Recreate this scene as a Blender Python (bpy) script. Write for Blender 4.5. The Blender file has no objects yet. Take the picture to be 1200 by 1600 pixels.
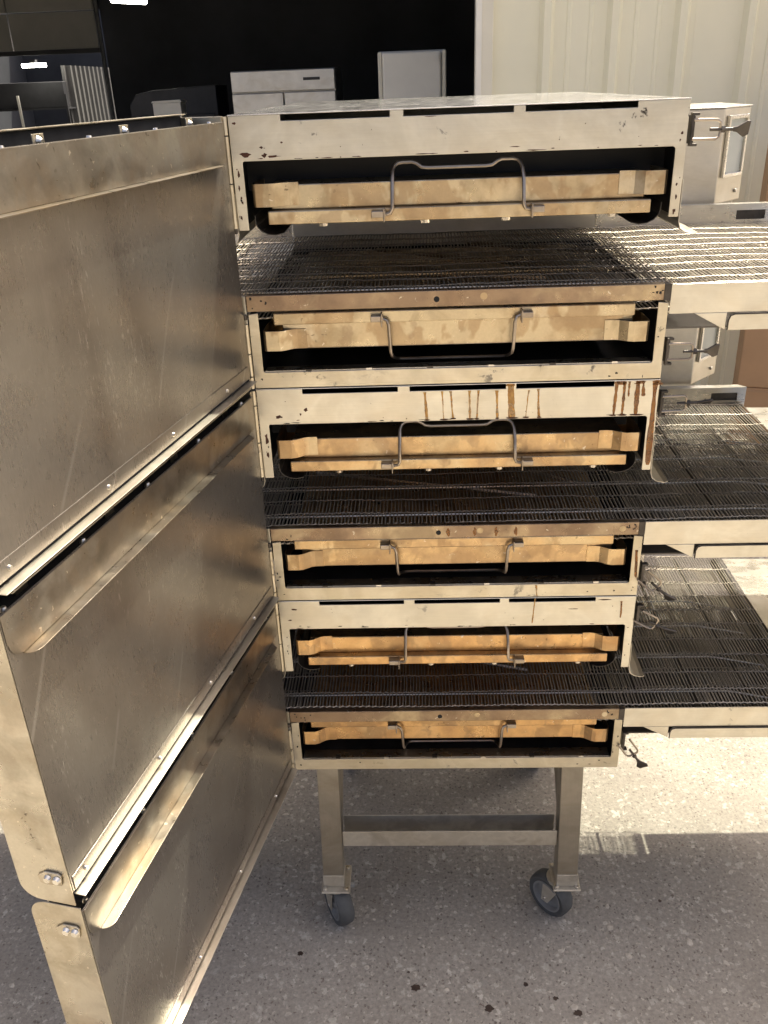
import bpy, bmesh, math, random
from mathutils import Vector, Matrix
R = math.radians
rnd = random.Random(7)
scene = bpy.context.scene
col = scene.collection

# ------------------------------------------------------------------ camera
cam_d = bpy.data.cameras.new('camera'); cam = bpy.data.objects.new('camera', cam_d); col.objects.link(cam)
right = Vector((0.99903321, 0.02650617, -0.03507241))
down = Vector((-0.01966948, -0.44397838, -0.89582159))
fwd = Vector((-0.03931619, 0.89564537, -0.44302778))
m = Matrix((right, -down, -fwd)).transposed().to_4x4()
m.translation = Vector((0.2794, -1.4458, 1.905))
cam.matrix_world = m
cam_d.sensor_fit = 'VERTICAL'; cam_d.sensor_height = 36.0; cam_d.lens = 30.41
cam_d.clip_start = 0.02; cam_d.clip_end = 400
scene.camera = cam

# ------------------------------------------------------------------ sky and sun
SUN = Vector((0.307, 0.43, 1.0)).normalized()
elev = math.asin(SUN.z); azim = math.atan2(SUN.x, SUN.y)
w = bpy.data.worlds.new('World'); scene.world = w; w.use_nodes = True
nt = w.node_tree; bg = nt.nodes['Background']
sky = nt.nodes.new('ShaderNodeTexSky'); sky.sky_type = 'NISHITA'; sky.sun_disc = False
sky.sun_elevation = elev; sky.sun_rotation = azim
sky.air_density = 0.45; sky.dust_density = 8.0; sky.ozone_density = 0.0
nt.links.new(sky.outputs[0], bg.inputs[0]); bg.inputs[1].default_value = 0.15
sl = bpy.data.lights.new('sun', 'SUN'); sl.energy = 2.8; sl.angle = R(0.53); sl.color = (1.0, 0.965, 0.80)
so = bpy.data.objects.new('sun', sl); col.objects.link(so)
so.rotation_euler = SUN.to_track_quat('Z', 'Y').to_euler(); so.location = (3, 3, 9)
scene.view_settings.view_transform = 'Standard'; scene.view_settings.look = 'None'
scene.view_settings.gamma = 1.0; scene.view_settings.exposure = 1.38
scene.render.resolution_x = 768; scene.render.resolution_y = 1024

# ------------------------------------------------------------------ materials
def lin(c):
    return tuple(((v / 12.92) if v <= 0.04045 else ((v + 0.055) / 1.055) ** 2.4) for v in [x / 255.0 for x in c]) + (1.0,)

class NT:
    def __init__(s, name):
        s.m = bpy.data.materials.new(name); s.m.use_nodes = True
        s.t = s.m.node_tree; s.n = s.t.nodes; s.l = s.t.links
        s.b = s.n['Principled BSDF']
    def node(s, typ, **k):
        n = s.n.new(typ)
        for a, v in k.items(): setattr(n, a, v)
        return n
    def link(s, a, b): s.l.new(a, b)
    def coords(s, scale=(1, 1, 1), world=False):
        mp = s.node('ShaderNodeMapping')
        mp.inputs['Scale'].default_value = scale
        if world:
            g = s.node('ShaderNodeNewGeometry'); s.link(g.outputs['Position'], mp.inputs['Vector'])
        else:
            tc = s.node('ShaderNodeTexCoord'); oi = s.node('ShaderNodeObjectInfo')
            ad = s.node('ShaderNodeVectorMath', operation='ADD')
            mu = s.node('ShaderNodeVectorMath', operation='SCALE'); mu.inputs['Scale'].default_value = 1.0
            cx = s.node('ShaderNodeCombineXYZ')
            ml = s.node('ShaderNodeMath', operation='MULTIPLY'); ml.inputs[1].default_value = 37.0
            s.link(oi.outputs['Random'], ml.inputs[0])
            for i in range(3): s.link(ml.outputs[0], cx.inputs[i])
            s.link(tc.outputs['Object'], ad.inputs[0]); s.link(cx.outputs[0], ad.inputs[1])
            s.link(ad.outputs[0], mp.inputs['Vector'])
        return mp.outputs[0]
    def noise(s, vec, scale, detail=4, rough=0.55, dist=0.0):
        n = s.node('ShaderNodeTexNoise'); n.inputs['Scale'].default_value = scale
        n.inputs['Detail'].default_value = detail; n.inputs['Roughness'].default_value = rough
        n.inputs['Distortion'].default_value = dist; s.link(vec, n.inputs['Vector']); return n.outputs[0]
    def ramp(s, fac, stops, interp='LINEAR'):
        r = s.node('ShaderNodeValToRGB'); e = r.color_ramp; e.interpolation = interp
        while len(e.elements) > 1: e.elements.remove(e.elements[-1])
        e.elements[0].position = stops[0][0]; e.elements[0].color = stops[0][1] if len(stops[0][1]) == 4 else stops[0][1] + (1,)
        for p, c in stops[1:]:
            x = e.elements.new(p); x.color = c if len(c) == 4 else c + (1,)
        s.link(fac, r.inputs[0]); return r.outputs[0]
    def gray(s, fac, p0, v0, p1, v1):
        return s.ramp(fac, [(p0, (v0, v0, v0)), (p1, (v1, v1, v1))])
    def mix(s, fac, a, b, mode='MIX'):
        n = s.node('ShaderNodeMixRGB', blend_type=mode)
        for i, v in ((0, fac), (1, a), (2, b)):
            if isinstance(v, (int, float)): n.inputs[i].default_value = v
            elif isinstance(v, tuple): n.inputs[i].default_value = v if len(v) == 4 else v + (1,)
            else: s.link(v, n.inputs[i])
        return n.outputs[0]
    def bump(s, h, strength, dist=0.001):
        b = s.node('ShaderNodeBump'); b.inputs['Strength'].default_value = strength; b.inputs['Distance'].default_value = dist
        s.link(h, b.inputs['Height']); s.link(b.outputs[0], s.b.inputs['Normal'])
    def set(s, **k):
        for a, v in k.items():
            i = s.b.inputs[a.replace('_', ' ')]
            if hasattr(v, 'links') or hasattr(v, 'is_linked'): s.link(v, i)
            else: i.default_value = v if not (isinstance(v, tuple) and len(v) == 3) else v + (1,)

def steel(name, c1, c2, c3, rough=(0.3, 0.5), grain=(1, 1, 1), scale=5, dirt=0.0, dirtcol=(0.03, 0.02, 0.012), metallic=1.0, specks=0.0, bump=0.15):
    t = NT(name); v = t.coords()
    vg = t.coords(grain)
    n1 = t.noise(v, scale, 5, 0.6, 0.6); n2 = t.noise(v, scale * 3.1, 6, 0.65)
    ng = t.noise(vg, 60, 3, 0.6)
    c = t.ramp(n1, [(0.38, c1), (0.5, c2), (0.62, c3)])
    c = t.mix(t.gray(n2, 0.35, 0.0, 0.75, 0.45), c, tuple(x * 0.72 for x in c2))
    c = t.mix(0.12, c, t.gray(ng, 0.3, 0.5, 0.7, 1.0), 'MULTIPLY')
    sm = t.noise(t.coords((1.0, 1.0, 2.4)), 4.2, 5, 0.62, 1.0)
    c = t.mix(t.gray(sm, 0.48, 0.0, 0.72, 0.42), c, (c2[0] * 0.62, c2[1] * 0.56, c2[2] * 0.46))
    met = None
    if dirt > 0:
        nd = t.noise(v, 26, 8, 0.72, 0.4); nbig = t.noise(v, 3.3, 2)
        mk = t.mix(1.0, t.gray(nd, 0.66 - dirt * 0.1, 0, 0.70 - dirt * 0.1, 1), t.gray(nbig, 0.45, 0, 0.62, 1), 'MULTIPLY')
        c = t.mix(mk, c, dirtcol)
        met = t.mix(mk, (metallic,) * 3, (0.0, 0.0, 0.0))
    if specks > 0:
        ns = t.noise(v, 190, 2, 0.5); nm = t.noise(v, 7, 2)
        sk = t.mix(1.0, t.gray(ns, 0.70, 0, 0.74, specks), t.gray(nm, 0.5, 0, 0.62, 1), 'MULTIPLY')
        c = t.mix(sk, c, (0.8, 0.75, 0.65))
    r = t.gray(n2, 0.3, rough[0], 0.72, rough[1])
    r = t.mix(0.3, r, t.gray(ng, 0.3, rough[0], 0.7, rough[1]))
    t.set(Base_Color=c, Roughness=r)
    if met is not None: t.link(met, t.b.inputs['Metallic'])
    else: t.set(Metallic=metallic)
    if bump:
        b1 = t.node('ShaderNodeBump'); b1.inputs['Strength'].default_value = 0.35; b1.inputs['Distance'].default_value = 0.006; t.link(t.noise(v, 4.5, 2), b1.inputs['Height'])
        t.bump(ng, bump, 0.0004); t.link(b1.outputs[0], t.b.inputs['Normal'].links[0].from_node.inputs['Normal'])
    return t.m

def plain(name, c, rough=0.6, metallic=0.0, var=0.25, scale=8, bump=0.0, world=False):
    t = NT(name); v = t.coords(world=world)
    n = t.noise(v, scale, 5, 0.6)
    cc = t.mix(t.gray(n, 0.3, 0, 0.7, 1), tuple(x * (1 - var) for x in c), tuple(min(1, x * (1 + var)) for x in c))
    t.set(Base_Color=cc, Roughness=rough, Metallic=metallic)
    if bump: t.bump(t.noise(v, scale * 12, 4), bump, 0.002)
    return t.m

M = {}
M['steel'] = steel('beige_stainless_steel', (0.655, 0.61, 0.505), (0.735, 0.695, 0.59), (0.685, 0.63, 0.515), (0.28, 0.42), (0.25, 1, 9), 6, 0.25)
M['frame'] = steel('worn_frame_steel', (0.60, 0.535, 0.40), (0.70, 0.635, 0.50), (0.62, 0.545, 0.405), (0.30, 0.45), (0.25, 1, 9), 8, 0.7)
M['top'] = steel('polished_top_steel', (0.66, 0.66, 0.65), (0.74, 0.73, 0.71), (0.6, 0.6, 0.58), (0.10, 0.30), (1, 0.2, 1), 5, 0.0)
def heat(name, stops, spots=0.6, rough=(0.24, 0.42), metallic=0.95, patch=0.12):
    t = NT(name); v = t.coords()
    big = t.noise(v, 6.5, 3, 0.5, 0.5); mid = t.noise(v, 31, 5, 0.6, 0.3); fine = t.noise(v, 240, 3, 0.6)
    f = t.mix(0.22, big, mid)
    c = t.ramp(f, stops)
    c = t.mix(t.gray(t.noise(v, 15, 4, 0.55, 0.6), 0.50, 0.0, 0.66, 0.5), c, tuple(x * 0.6 for x in stops[len(stops) // 2][1][:3]))
    pn = t.noise(t.coords((1.0, 1.0, 0.6)), 11, 4, 0.6, 0.25)
    c = t.mix(t.gray(pn, 0.525, 0.0, 0.56, patch), c, (0.36, 0.235, 0.125))
    c = t.mix(t.gray(t.noise(t.coords((1, 1, 0.8)), 19, 3, 0.5), 0.60, 0.0, 0.63, patch * 0.7), c, (0.30, 0.205, 0.13))
    c = t.mix(0.12, c, t.gray(fine, 0.3, 0.45, 0.7, 1.1), 'MULTIPLY')
    sp_ = t.noise(v, 95, 2, 0.5, 0.3); ms = t.noise(v, 8, 2)
    k = t.mix(1.0, t.gray(sp_, 0.68, 0, 0.73, spots), t.gray(ms, 0.5, 0, 0.6, 1), 'MULTIPLY')
    c = t.mix(k, c, (0.05, 0.03, 0.018))
    sp2 = t.noise(v, 120, 2, 0.5, 0.6); k2 = t.mix(1.0, t.gray(sp2, 0.70, 0, 0.74, 0.7), t.gray(ms, 0.5, 1, 0.42, 0), 'MULTIPLY')
    c = t.mix(k2, c, (0.80, 0.72, 0.58))
    t.set(Base_Color=c, Roughness=t.gray(mid, 0.3, rough[0], 0.7, rough[1]), Metallic=metallic)
    t.bump(big, 0.5, 0.006)
    return t.m
M['tray_a'] = heat('tan_heat_tinted_steel', [(0.38, (0.60, 0.50, 0.33)), (0.47, (0.60, 0.49, 0.32)), (0.55, (0.50, 0.385, 0.235)), (0.64, (0.63, 0.53, 0.37))], patch=0.55)
M['tray_b'] = heat('amber_heat_tinted_steel', [(0.38, (0.66, 0.51, 0.30)), (0.47, (0.66, 0.46, 0.24)), (0.55, (0.52, 0.355, 0.195)), (0.64, (0.66, 0.52, 0.32))], patch=0.55)
M['tray_c'] = heat('orange_heat_tinted_steel', [(0.38, (0.74, 0.49, 0.24)), (0.48, (0.72, 0.45, 0.20)), (0.56, (0.56, 0.34, 0.16)), (0.66, (0.70, 0.49, 0.26))], patch=0.55)
M['bar'] = heat('heat_browned_steel', [(0.34, (0.52, 0.41, 0.26)), (0.44, (0.33, 0.24, 0.16)), (0.56, (0.27, 0.19, 0.13)), (0.68, (0.48, 0.38, 0.25))], 0.4)
M['wire'] = steel('handle_wire_steel', (0.40, 0.34, 0.27), (0.5, 0.43, 0.35), (0.34, 0.28, 0.22), (0.3, 0.45), (1, 1, 1), 12, 0.0)
def door_mat():
    t = NT('heat_stained_door_steel'); v = t.coords()
    vs = t.coords((14, 14, 1.6)); vb = t.coords((1, 1, 0.8))
    big = t.noise(vb, 2.4, 3, 0.5, 0.4); mid = t.noise(v, 17, 5, 0.6, 0.4); streak = t.noise(vs, 3.0, 5, 0.65, 0.3); brush = t.noise(t.coords((3, 3, 0.35)), 260, 2, 0.5)
    c = t.ramp(big, [(0.34, (0.32, 0.298, 0.262)), (0.46, (0.27, 0.245, 0.21)), (0.56, (0.22, 0.193, 0.162)), (0.66, (0.28, 0.254, 0.216))])
    c = t.mix(t.gray(mid, 0.5, 0, 0.78, 0.2), c, (0.14, 0.115, 0.09))
    c = t.mix(t.gray(streak, 0.56, 0, 0.75, 0.25), c, (0.33, 0.30, 0.26))
    c = t.mix(0.25, c, t.gray(brush, 0.3, 0.6, 0.7, 1.15), 'MULTIPLY')
    sp_ = t.noise(t.coords((2.2, 2.2, 0.7)), 110, 3, 0.6); ms = t.noise(vs, 1.6, 3, 0.6)
    k = t.mix(1.0, t.gray(sp_, 0.57, 0, 0.70, 0.7), t.gray(ms, 0.55, 0, 0.66, 1), 'MULTIPLY')
    c = t.mix(k, c, (0.60, 0.55, 0.48))
    # a few long scratches
    wv = t.node('ShaderNodeTexWave'); wv.wave_type = 'BANDS'; wv.bands_direction = 'DIAGONAL'; wv.inputs['Scale'].default_value = 2.6; wv.inputs['Distortion'].default_value = 3.0; wv.inputs['Detail'].default_value = 2.0; wv.inputs['Detail Scale'].default_value = 0.6
    t.link(t.coords((1, 1, -0.8)), wv.inputs['Vector'])
    sc = t.mix(1.0, t.gray(wv.outputs['Fac'], 0.9990, 0, 0.9998, 0.35), t.gray(t.noise(v, 6, 2), 0.5, 0, 0.58, 1), 'MULTIPLY')
    c = t.mix(sc, c, (0.5, 0.47, 0.42))
    dk = t.noise(v, 60, 3, 0.6); md = t.noise(v, 4.4, 2)
    k2 = t.mix(1.0, t.gray(dk, 0.68, 0, 0.72, 0.7), t.gray(md, 0.58, 0, 0.66, 1), 'MULTIPLY')
    c = t.mix(k2, c, (0.025, 0.02, 0.016))
    t.set(Base_Color=c, Metallic=0.78)
    t.set(Roughness=t.mix(0.4, t.gray(mid, 0.3, 0.24, 0.7, 0.33), t.gray(brush, 0.3, 0.24, 0.7, 0.38)))
    t.bump(big, 0.25, 0.004)
    return t.m
M['door'] = door_mat()
M['door_edge'] = heat('grimy_door_end_steel', [(0.36, (0.54, 0.49, 0.39)), (0.48, (0.58, 0.53, 0.43)), (0.58, (0.46, 0.40, 0.30)), (0.66, (0.60, 0.55, 0.45))], 0.8)
M['lip'] = heat('greasy_lip_steel', [(0.36, (0.26, 0.235, 0.195)), (0.48, (0.31, 0.28, 0.23)), (0.58, (0.33, 0.27, 0.185)), (0.66, (0.24, 0.215, 0.175))], 0.9)
M['angle'] = heat('pale_worn_angle_steel', [(0.36, (0.40, 0.375, 0.325)), (0.48, (0.33, 0.30, 0.255)), (0.58, (0.27, 0.24, 0.20)), (0.66, (0.40, 0.375, 0.325))], 0.6, (0.26, 0.4))
M['bright'] = steel('bright_bare_steel', (0.72, 0.68, 0.61), (0.80, 0.76, 0.68), (0.66, 0.62, 0.55), (0.22, 0.36), (0.3, 1, 5), 6, 0.1)
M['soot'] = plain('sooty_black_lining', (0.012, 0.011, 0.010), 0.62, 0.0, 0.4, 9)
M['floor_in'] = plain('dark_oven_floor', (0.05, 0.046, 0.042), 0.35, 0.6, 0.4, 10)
M['belt'] = steel('dark_belt_wire', (0.44, 0.395, 0.315), (0.52, 0.47, 0.39), (0.33, 0.285, 0.22), (0.34, 0.48), (1, 1, 1), 4, 0.0, metallic=0.62, bump=0)
M['rod'] = steel('pale_support_rod', (0.62, 0.55, 0.44), (0.7, 0.64, 0.53), (0.5, 0.42, 0.33), (0.3, 0.4), (1, 1, 1), 9, 0.0, bump=0)
M['pan'] = plain('dark_crumb_pan', (0.10, 0.09, 0.08), 0.42, 0.75, 0.35, 7)
M['box'] = steel('grey_control_panel', (0.66, 0.61, 0.51), (0.72, 0.67, 0.57), (0.62, 0.57, 0.47), (0.36, 0.48), (1, 1, 5), 4, 0.0)
M['glass'] = plain('grey_display_window', (0.36, 0.37, 0.33), 0.3, 0.0, 0.1, 5)
M['iron'] = plain('dark_latch_steel', (0.085, 0.075, 0.065), 0.42, 0.85, 0.4, 30)
M['rubber'] = plain('grey_caster_rubber', (0.075, 0.075, 0.07), 0.7, 0.0, 0.25, 30)
M['hub'] = plain('grey_caster_hub', (0.21, 0.205, 0.19), 0.5, 0.0, 0.15, 30)
M['stand'] = steel('brushed_stand_steel', (0.46, 0.42, 0.345), (0.54, 0.495, 0.41), (0.42, 0.38, 0.31), (0.3, 0.45), (6, 6, 0.3), 5, 0.15)
M['zinc'] = steel('zinc_caster_plate', (0.52, 0.47, 0.38), (0.60, 0.55, 0.45), (0.46, 0.41, 0.33), (0.35, 0.5), (1, 1, 1), 15, 0.1, metallic=0.65)
M['rust'] = plain('dark_red_rust', (0.07, 0.025, 0.012), 0.85, 0.0, 0.4, 60)
M['black'] = plain('black_hole', (0.006, 0.006, 0.006), 0.7, 0, 0.2)
M['insul'] = plain('dark_insulation', (0.02, 0.019, 0.018), 0.9, 0, 0.4, 40)

def make_drip(name, a, b, alpha):
    t = NT(name); v = t.coords((1, 1, 0.35)); n = t.noise(v, 120, 3, 0.6); n2 = t.noise(t.coords(), 40, 3, 0.6)
    t.set(Base_Color=t.ramp(n, [(0.35, a), (0.65, b)]), Roughness=0.18, Alpha=t.gray(n2, 0.3, alpha[0], 0.65, alpha[1]))
    t.bump(n, 0.3, 0.0006)
    return t.m
M['drip'] = make_drip('amber_drip_stain', (0.70, 0.40, 0.10), (0.52, 0.25, 0.055), (0.25, 0.85))
M['drip2'] = make_drip('dark_brown_drip', (0.42, 0.18, 0.04), (0.20, 0.07, 0.016), (0.5, 0.95))
def ground_mat():
    t = NT('exposed_aggregate_concrete'); v = t.coords(world=True)
    base = t.ramp(t.noise(v, 2.2, 5, 0.6), [(0.3, (0.265, 0.236, 0.193)), (0.7, (0.34, 0.306, 0.254))])
    fine = t.noise(v, 105, 5, 0.75)
    c = t.mix(0.75, base, t.gray(fine, 0.3, 0.55, 0.72, 1.4), 'MULTIPLY')
    def vor(scale, rnd_=1.0, dist=0.0):
        n = t.node('ShaderNodeTexVoronoi'); n.inputs['Scale'].default_value = scale; n.inputs['Randomness'].default_value = rnd_
        if dist:
            nn = t.node('ShaderNodeTexNoise'); nn.inputs['Scale'].default_value = scale * 1.6; t.link(v, nn.inputs['Vector'])
            mx = t.node('ShaderNodeMixRGB'); mx.inputs[0].default_value = dist
            sc = t.node('ShaderNodeVectorMath', operation='ADD'); sub = t.node('ShaderNodeVectorMath', operation='SCALE')
            sub.inputs['Scale'].default_value = dist / scale * 3
            t.link(nn.outputs['Color'], sub.inputs[0]); t.link(v, sc.inputs[0]); t.link(sub.outputs[0], sc.inputs[1])
            t.link(sc.outputs[0], n.inputs['Vector'])
        else: t.link(v, n.inputs['Vector'])
        return n
    for sc, th, pick, cc in ((150, 0.36, 0.55, (0.33, 0.295, 0.235)), (88, 0.36, 0.58, (0.43, 0.39, 0.32)), (55, 0.34, 0.64, (0.46, 0.42, 0.35)), (34, 0.30, 0.80, (0.47, 0.435, 0.365)), (120, 0.30, 0.75, (0.085, 0.068, 0.053)), (70, 0.22, 0.86, (0.10, 0.065, 0.047)))  :
        n = vor(sc, 1.0, 0.5)
        sep = t.node('ShaderNodeSeparateColor'); t.link(n.outputs['Color'], sep.inputs[0])
        d = t.gray(n.outputs['Distance'], th - 0.04, 1, th + 0.07, 0)
        p = t.gray(sep.outputs[0], pick, 0, pick + 0.02, 1)
        var = t.mix(1.0, t.mix(sep.outputs[1], tuple(x * 0.62 for x in cc), tuple(x * 1.3 for x in cc)), t.gray(fine, 0.3, 0.75, 0.7, 1.2), 'MULTIPLY')
        k = t.mix(1.0, d, p, 'MULTIPLY')
        c = t.mix(t.mix(0.68, (0, 0, 0), k), c, var)
    # a few dark oil spots
    n = vor(3.2, 1.0, 0.25)
    sep = t.node('ShaderNodeSeparateColor'); t.link(n.outputs['Color'], sep.inputs[0])
    k = t.mix(1.0, t.gray(n.outputs['Distance'], 0.045, 1, 0.065, 0), t.gray(sep.outputs[0], 0.55, 0, 0.56, 1), 'MULTIPLY')
    c = t.mix(t.mix(0.8, (0, 0, 0), k), c, (0.035, 0.02, 0.013))
    c = t.mix(t.gray(t.noise(v, 1.3, 5, 0.65, 0.8), 0.42, 0.0, 0.7, 0.5), c, (0.20, 0.175, 0.143))
    t.set(Base_Color=c, Roughness=0.85)
    t.bump(fine, 0.35, 0.002)
    return t.m
M['ground'] = ground_mat()
M['pebble'] = plain('pale_aggregate_stone', (0.42, 0.375, 0.305), 0.8, 0, 0.4, 60, 0.2, world=True)
M['wall'] = plain('cream_painted_metal', (0.855, 0.805, 0.595), 0.45, 0, 0.05, 1.5, world=True)
M['trim'] = plain('pale_door_trim', (0.80, 0.745, 0.59), 0.5, 0, 0.06, 3, world=True)
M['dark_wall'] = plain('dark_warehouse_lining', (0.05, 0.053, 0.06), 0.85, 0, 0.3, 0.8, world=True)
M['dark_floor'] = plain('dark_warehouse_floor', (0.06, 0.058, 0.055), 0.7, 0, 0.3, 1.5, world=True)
M['grey_ribbed'] = plain('grey_ribbed_sheet', (0.15, 0.147, 0.137), 0.5, 0, 0.08, 2)
M['garage'] = plain('grey_sectional_door', (0.40, 0.39, 0.35), 0.55, 0, 0.1, 2)
M['track'] = plain('galvanised_track', (0.30, 0.30, 0.30), 0.4, 0.8, 0.2, 5)
M['fridge'] = steel('stainless_fridge_door', (0.62, 0.60, 0.55), (0.66, 0.64, 0.59), (0.6, 0.58, 0.53), (0.38, 0.48), (6, 6, 0.3), 3, 0.0)
M['white'] = plain('off_white_appliance_paint', (0.86, 0.82, 0.71), 0.4, 0, 0.06, 3)
M['darkobj'] = plain('dark_grey_equipment', (0.05, 0.05, 0.052), 0.55, 0.2, 0.3, 3)
M['card'] = plain('brown_cardboard', (0.42, 0.255, 0.135), 0.85, 0, 0.1, 4)
M['tape'] = plain('brown_packing_tape', (0.36, 0.22, 0.12), 0.35, 0, 0.1, 8)
def lamp_mat():
    t = NT('lit_fluorescent_tube'); t.set(Base_Color=(0.9, 0.9, 0.85), Emission_Color=(1.0, 0.96, 0.85), Emission_Strength=14.0); return t.m
M['lamp'] = lamp_mat()

# ------------------------------------------------------------------ mesh helpers
class MB:
    def __init__(s): s.v = []; s.f = []
    def add(s, vs, fs):
        o = len(s.v); s.v += [tuple(v) for v in vs]; s.f += [tuple(i + o for i in f) for f in fs]; return s
    def box(s, x0, x1, y0, y1, z0, z1):
        return s.add([(x0, y0, z0), (x1, y0, z0), (x1, y1, z0), (x0, y1, z0), (x0, y0, z1), (x1, y0, z1), (x1, y1, z1), (x0, y1, z1)],
                     [(0, 3, 2, 1), (4, 5, 6, 7), (0, 1, 5, 4), (1, 2, 6, 5), (2, 3, 7, 6), (3, 0, 4, 7)])
    def prism(s, pts, a0, a1, axis='y'):
        def P(p, a):
            return {'y': (p[0], a, p[1]), 'x': (a, p[0], p[1]), 'z': (p[0], p[1], a)}[axis]
        n = len(pts)
        vs = [P(p, a0) for p in pts] + [P(p, a1) for p in pts]
        fs = [tuple(range(n)), tuple(reversed(range(n, 2 * n)))] + [(i, i + n, (i + 1) % n + n, (i + 1) % n) for i in range(n)]
        return s.add(vs, fs)
    def tube(s, pts, r, seg=8, closed=False, cap=True):
        pts = [Vector(p) for p in pts]; n = len(pts); rings = []
        up = None
        for i, p in enumerate(pts):
            if closed: d = pts[(i + 1) % n] - pts[i - 1]
            else: d = pts[min(i + 1, n - 1)] - pts[max(i - 1, 0)]
            d.normalize()
            if up is None:
                up = Vector((0, 0, 1)) if abs(d.z) < 0.9 else Vector((1, 0, 0))
            a = d.cross(up)
            if a.length < 1e-4: a = d.cross(Vector((0, 1, 0)))
            a.normalize(); b = a.cross(d); b.normalize(); up = b
            rings.append([p + a * (math.cos(2 * math.pi * k / seg) * r) + b * (math.sin(2 * math.pi * k / seg) * r) for k in range(seg)])
        vs = [v for q in rings for v in q]; fs = []
        for i in range(n if closed else n - 1):
            j = (i + 1) % n
            for k in range(seg):
                l = (k + 1) % seg
                fs.append((i * seg + k, i * seg + l, j * seg + l, j * seg + k))
        if cap and not closed:
            fs.append(tuple(reversed(range(seg)))); fs.append(tuple(range((n - 1) * seg, n * seg)))
        return s.add(vs, fs)
    def cyl(s, c, axis, r, h, seg=16, r2=None):
        c = Vector(c); ax = Vector(axis).normalized()
        a = ax.cross(Vector((0, 0, 1)) if abs(ax.z) < 0.9 else Vector((1, 0, 0))).normalized(); b = ax.cross(a)
        r2 = r if r2 is None else r2
        vs = []
        for q, rr in ((0, r), (1, r2)):
            for k in range(seg):
                t = 2 * math.pi * k / seg
                vs.append(c + ax * h * q + (a * math.cos(t) + b * math.sin(t)) * rr)
        fs = [tuple(range(seg)), tuple(reversed(range(seg, 2 * seg)))] + [(k, k + seg, (k + 1) % seg + seg, (k + 1) % seg) for k in range(seg)]
        return s.add(vs, fs)
    def lathe(s, c, axis, prof, seg=32):      # prof: (radius, offset along axis), closed loop
        c = Vector(c); ax = Vector(axis).normalized()
        a = ax.cross(Vector((0, 0, 1)) if abs(ax.z) < 0.9 else Vector((1, 0, 0))).normalized(); b = ax.cross(a)
        n = len(prof); vs = []
        for k in range(seg):
            t = 2 * math.pi * k / seg; d = a * math.cos(t) + b * math.sin(t)
            vs += [c + d * r + ax * h for r, h in prof]
        fs = []
        for k in range(seg):
            l = (k + 1) % seg
            for i in range(n):
                j = (i + 1) % n
                fs.append((k * n + i, k * n + j, l * n + j, l * n + i))
        return s.add(vs, fs)
    def sheet(s, prof, a0, a1, th, axis='y'):
        # open polyline profile -> thin sheet of thickness th, extruded along axis
        n = len(prof); off = []
        for i in range(n):
            p0 = prof[max(i - 1, 0)]; p1 = prof[min(i + 1, n - 1)]
            dx, dy = p1[0] - p0[0], p1[1] - p0[1]; L = math.hypot(dx, dy) or 1
            off.append((prof[i][0] - dy / L * th, prof[i][1] + dx / L * th))
        return s.prism(list(prof) + list(reversed(off)), a0, a1, axis)
    def xf(s, fn):
        s.v = [tuple(fn(*v)) for v in s.v]; return s
    def build(s, name, mat, parent=None, bevel=0.0, smooth=False, seg=2):
        me = bpy.data.meshes.new(name); me.from_pydata(s.v, [], s.f)
        bm = bmesh.new(); bm.from_mesh(me); bmesh.ops.recalc_face_normals(bm, faces=bm.faces); bm.to_mesh(me); bm.free()
        me.materials.append(M[mat] if isinstance(mat, str) else mat)
        o = bpy.data.objects.new(name, me); col.objects.link(o)
        if parent is not None: o.parent = parent
        if smooth:
            for p in me.polygons: p.use_smooth = True
            try: me.set_sharp_from_angle(angle=R(38))
            except Exception: pass
        if bevel:
            b = o.modifiers.new('bevel', 'BEVEL'); b.width = bevel; b.segments = seg; b.limit_method = 'ANGLE'; b.angle_limit = R(40)
        return o

def empty(name, loc, rz=0):
    o = bpy.data.objects.new(name, None); col.objects.link(o); o.location = loc; o.rotation_euler = (0, 0, rz)
    o.empty_display_size = 0.05; return o
def tag(o, label=None, cat=None, group=None, kind=None):
    if label: o['label'] = label
    if cat: o['category'] = cat
    if group: o['group'] = group
    if kind: o['kind'] = kind
    return o
def copy_tree(o, parent=None):
    c = o.copy(); col.objects.link(c); c.parent = parent
    for ch in [x for x in o.children]: copy_tree(ch, c)
    return c
def arc(cx, cy, r, a0, a1, n=6):
    return [(cx + r * math.cos(R(a0 + (a1 - a0) * i / n)), cy + r * math.sin(R(a0 + (a1 - a0) * i / n))) for i in range(n + 1)]

# ------------------------------------------------------------------ ground
g = MB().add([(-60, -60, 0), (60, -60, 0), (60, 60, 0), (-60, 60, 0)], [(0, 1, 2, 3)]).build('ground', 'ground')
tag(g, kind='structure')
pb = MB()
for i in range(2200):
    x = rnd.uniform(-1.0, 1.9); y = rnd.uniform(-0.75, 1.5)
    r = rnd.choice([0.0025, 0.003, 0.003, 0.004, 0.005, 0.006, 0.008, 0.011]) * rnd.uniform(0.8, 1.25); k = rnd.randint(5, 8); a0 = rnd.uniform(0, 6.28); el = rnd.uniform(0.5, 1.0); rot = rnd.uniform(0, 6.28)
    pts = []
    for j in range(k):
        a = a0 + 6.283 * j / k; q = r * rnd.uniform(0.7, 1.15); px, py = q * math.cos(a), q * el * math.sin(a)
        pts.append((x + px * math.cos(rot) - py * math.sin(rot), y + px * math.sin(rot) + py * math.cos(rot)))
    top = [(x + (p[0] - x) * 0.7, y + (p[1] - y) * 0.7) for p in pts]
    h = 0.0006 + rnd.random() * 0.0006
    pb.add([(p[0], p[1], -0.001) for p in pts] + [(p[0], p[1], h) for p in top],
           [tuple(range(k, 2 * k))] + [(j, (j + 1) % k, (j + 1) % k + k, j + k) for j in range(k)])
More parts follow.
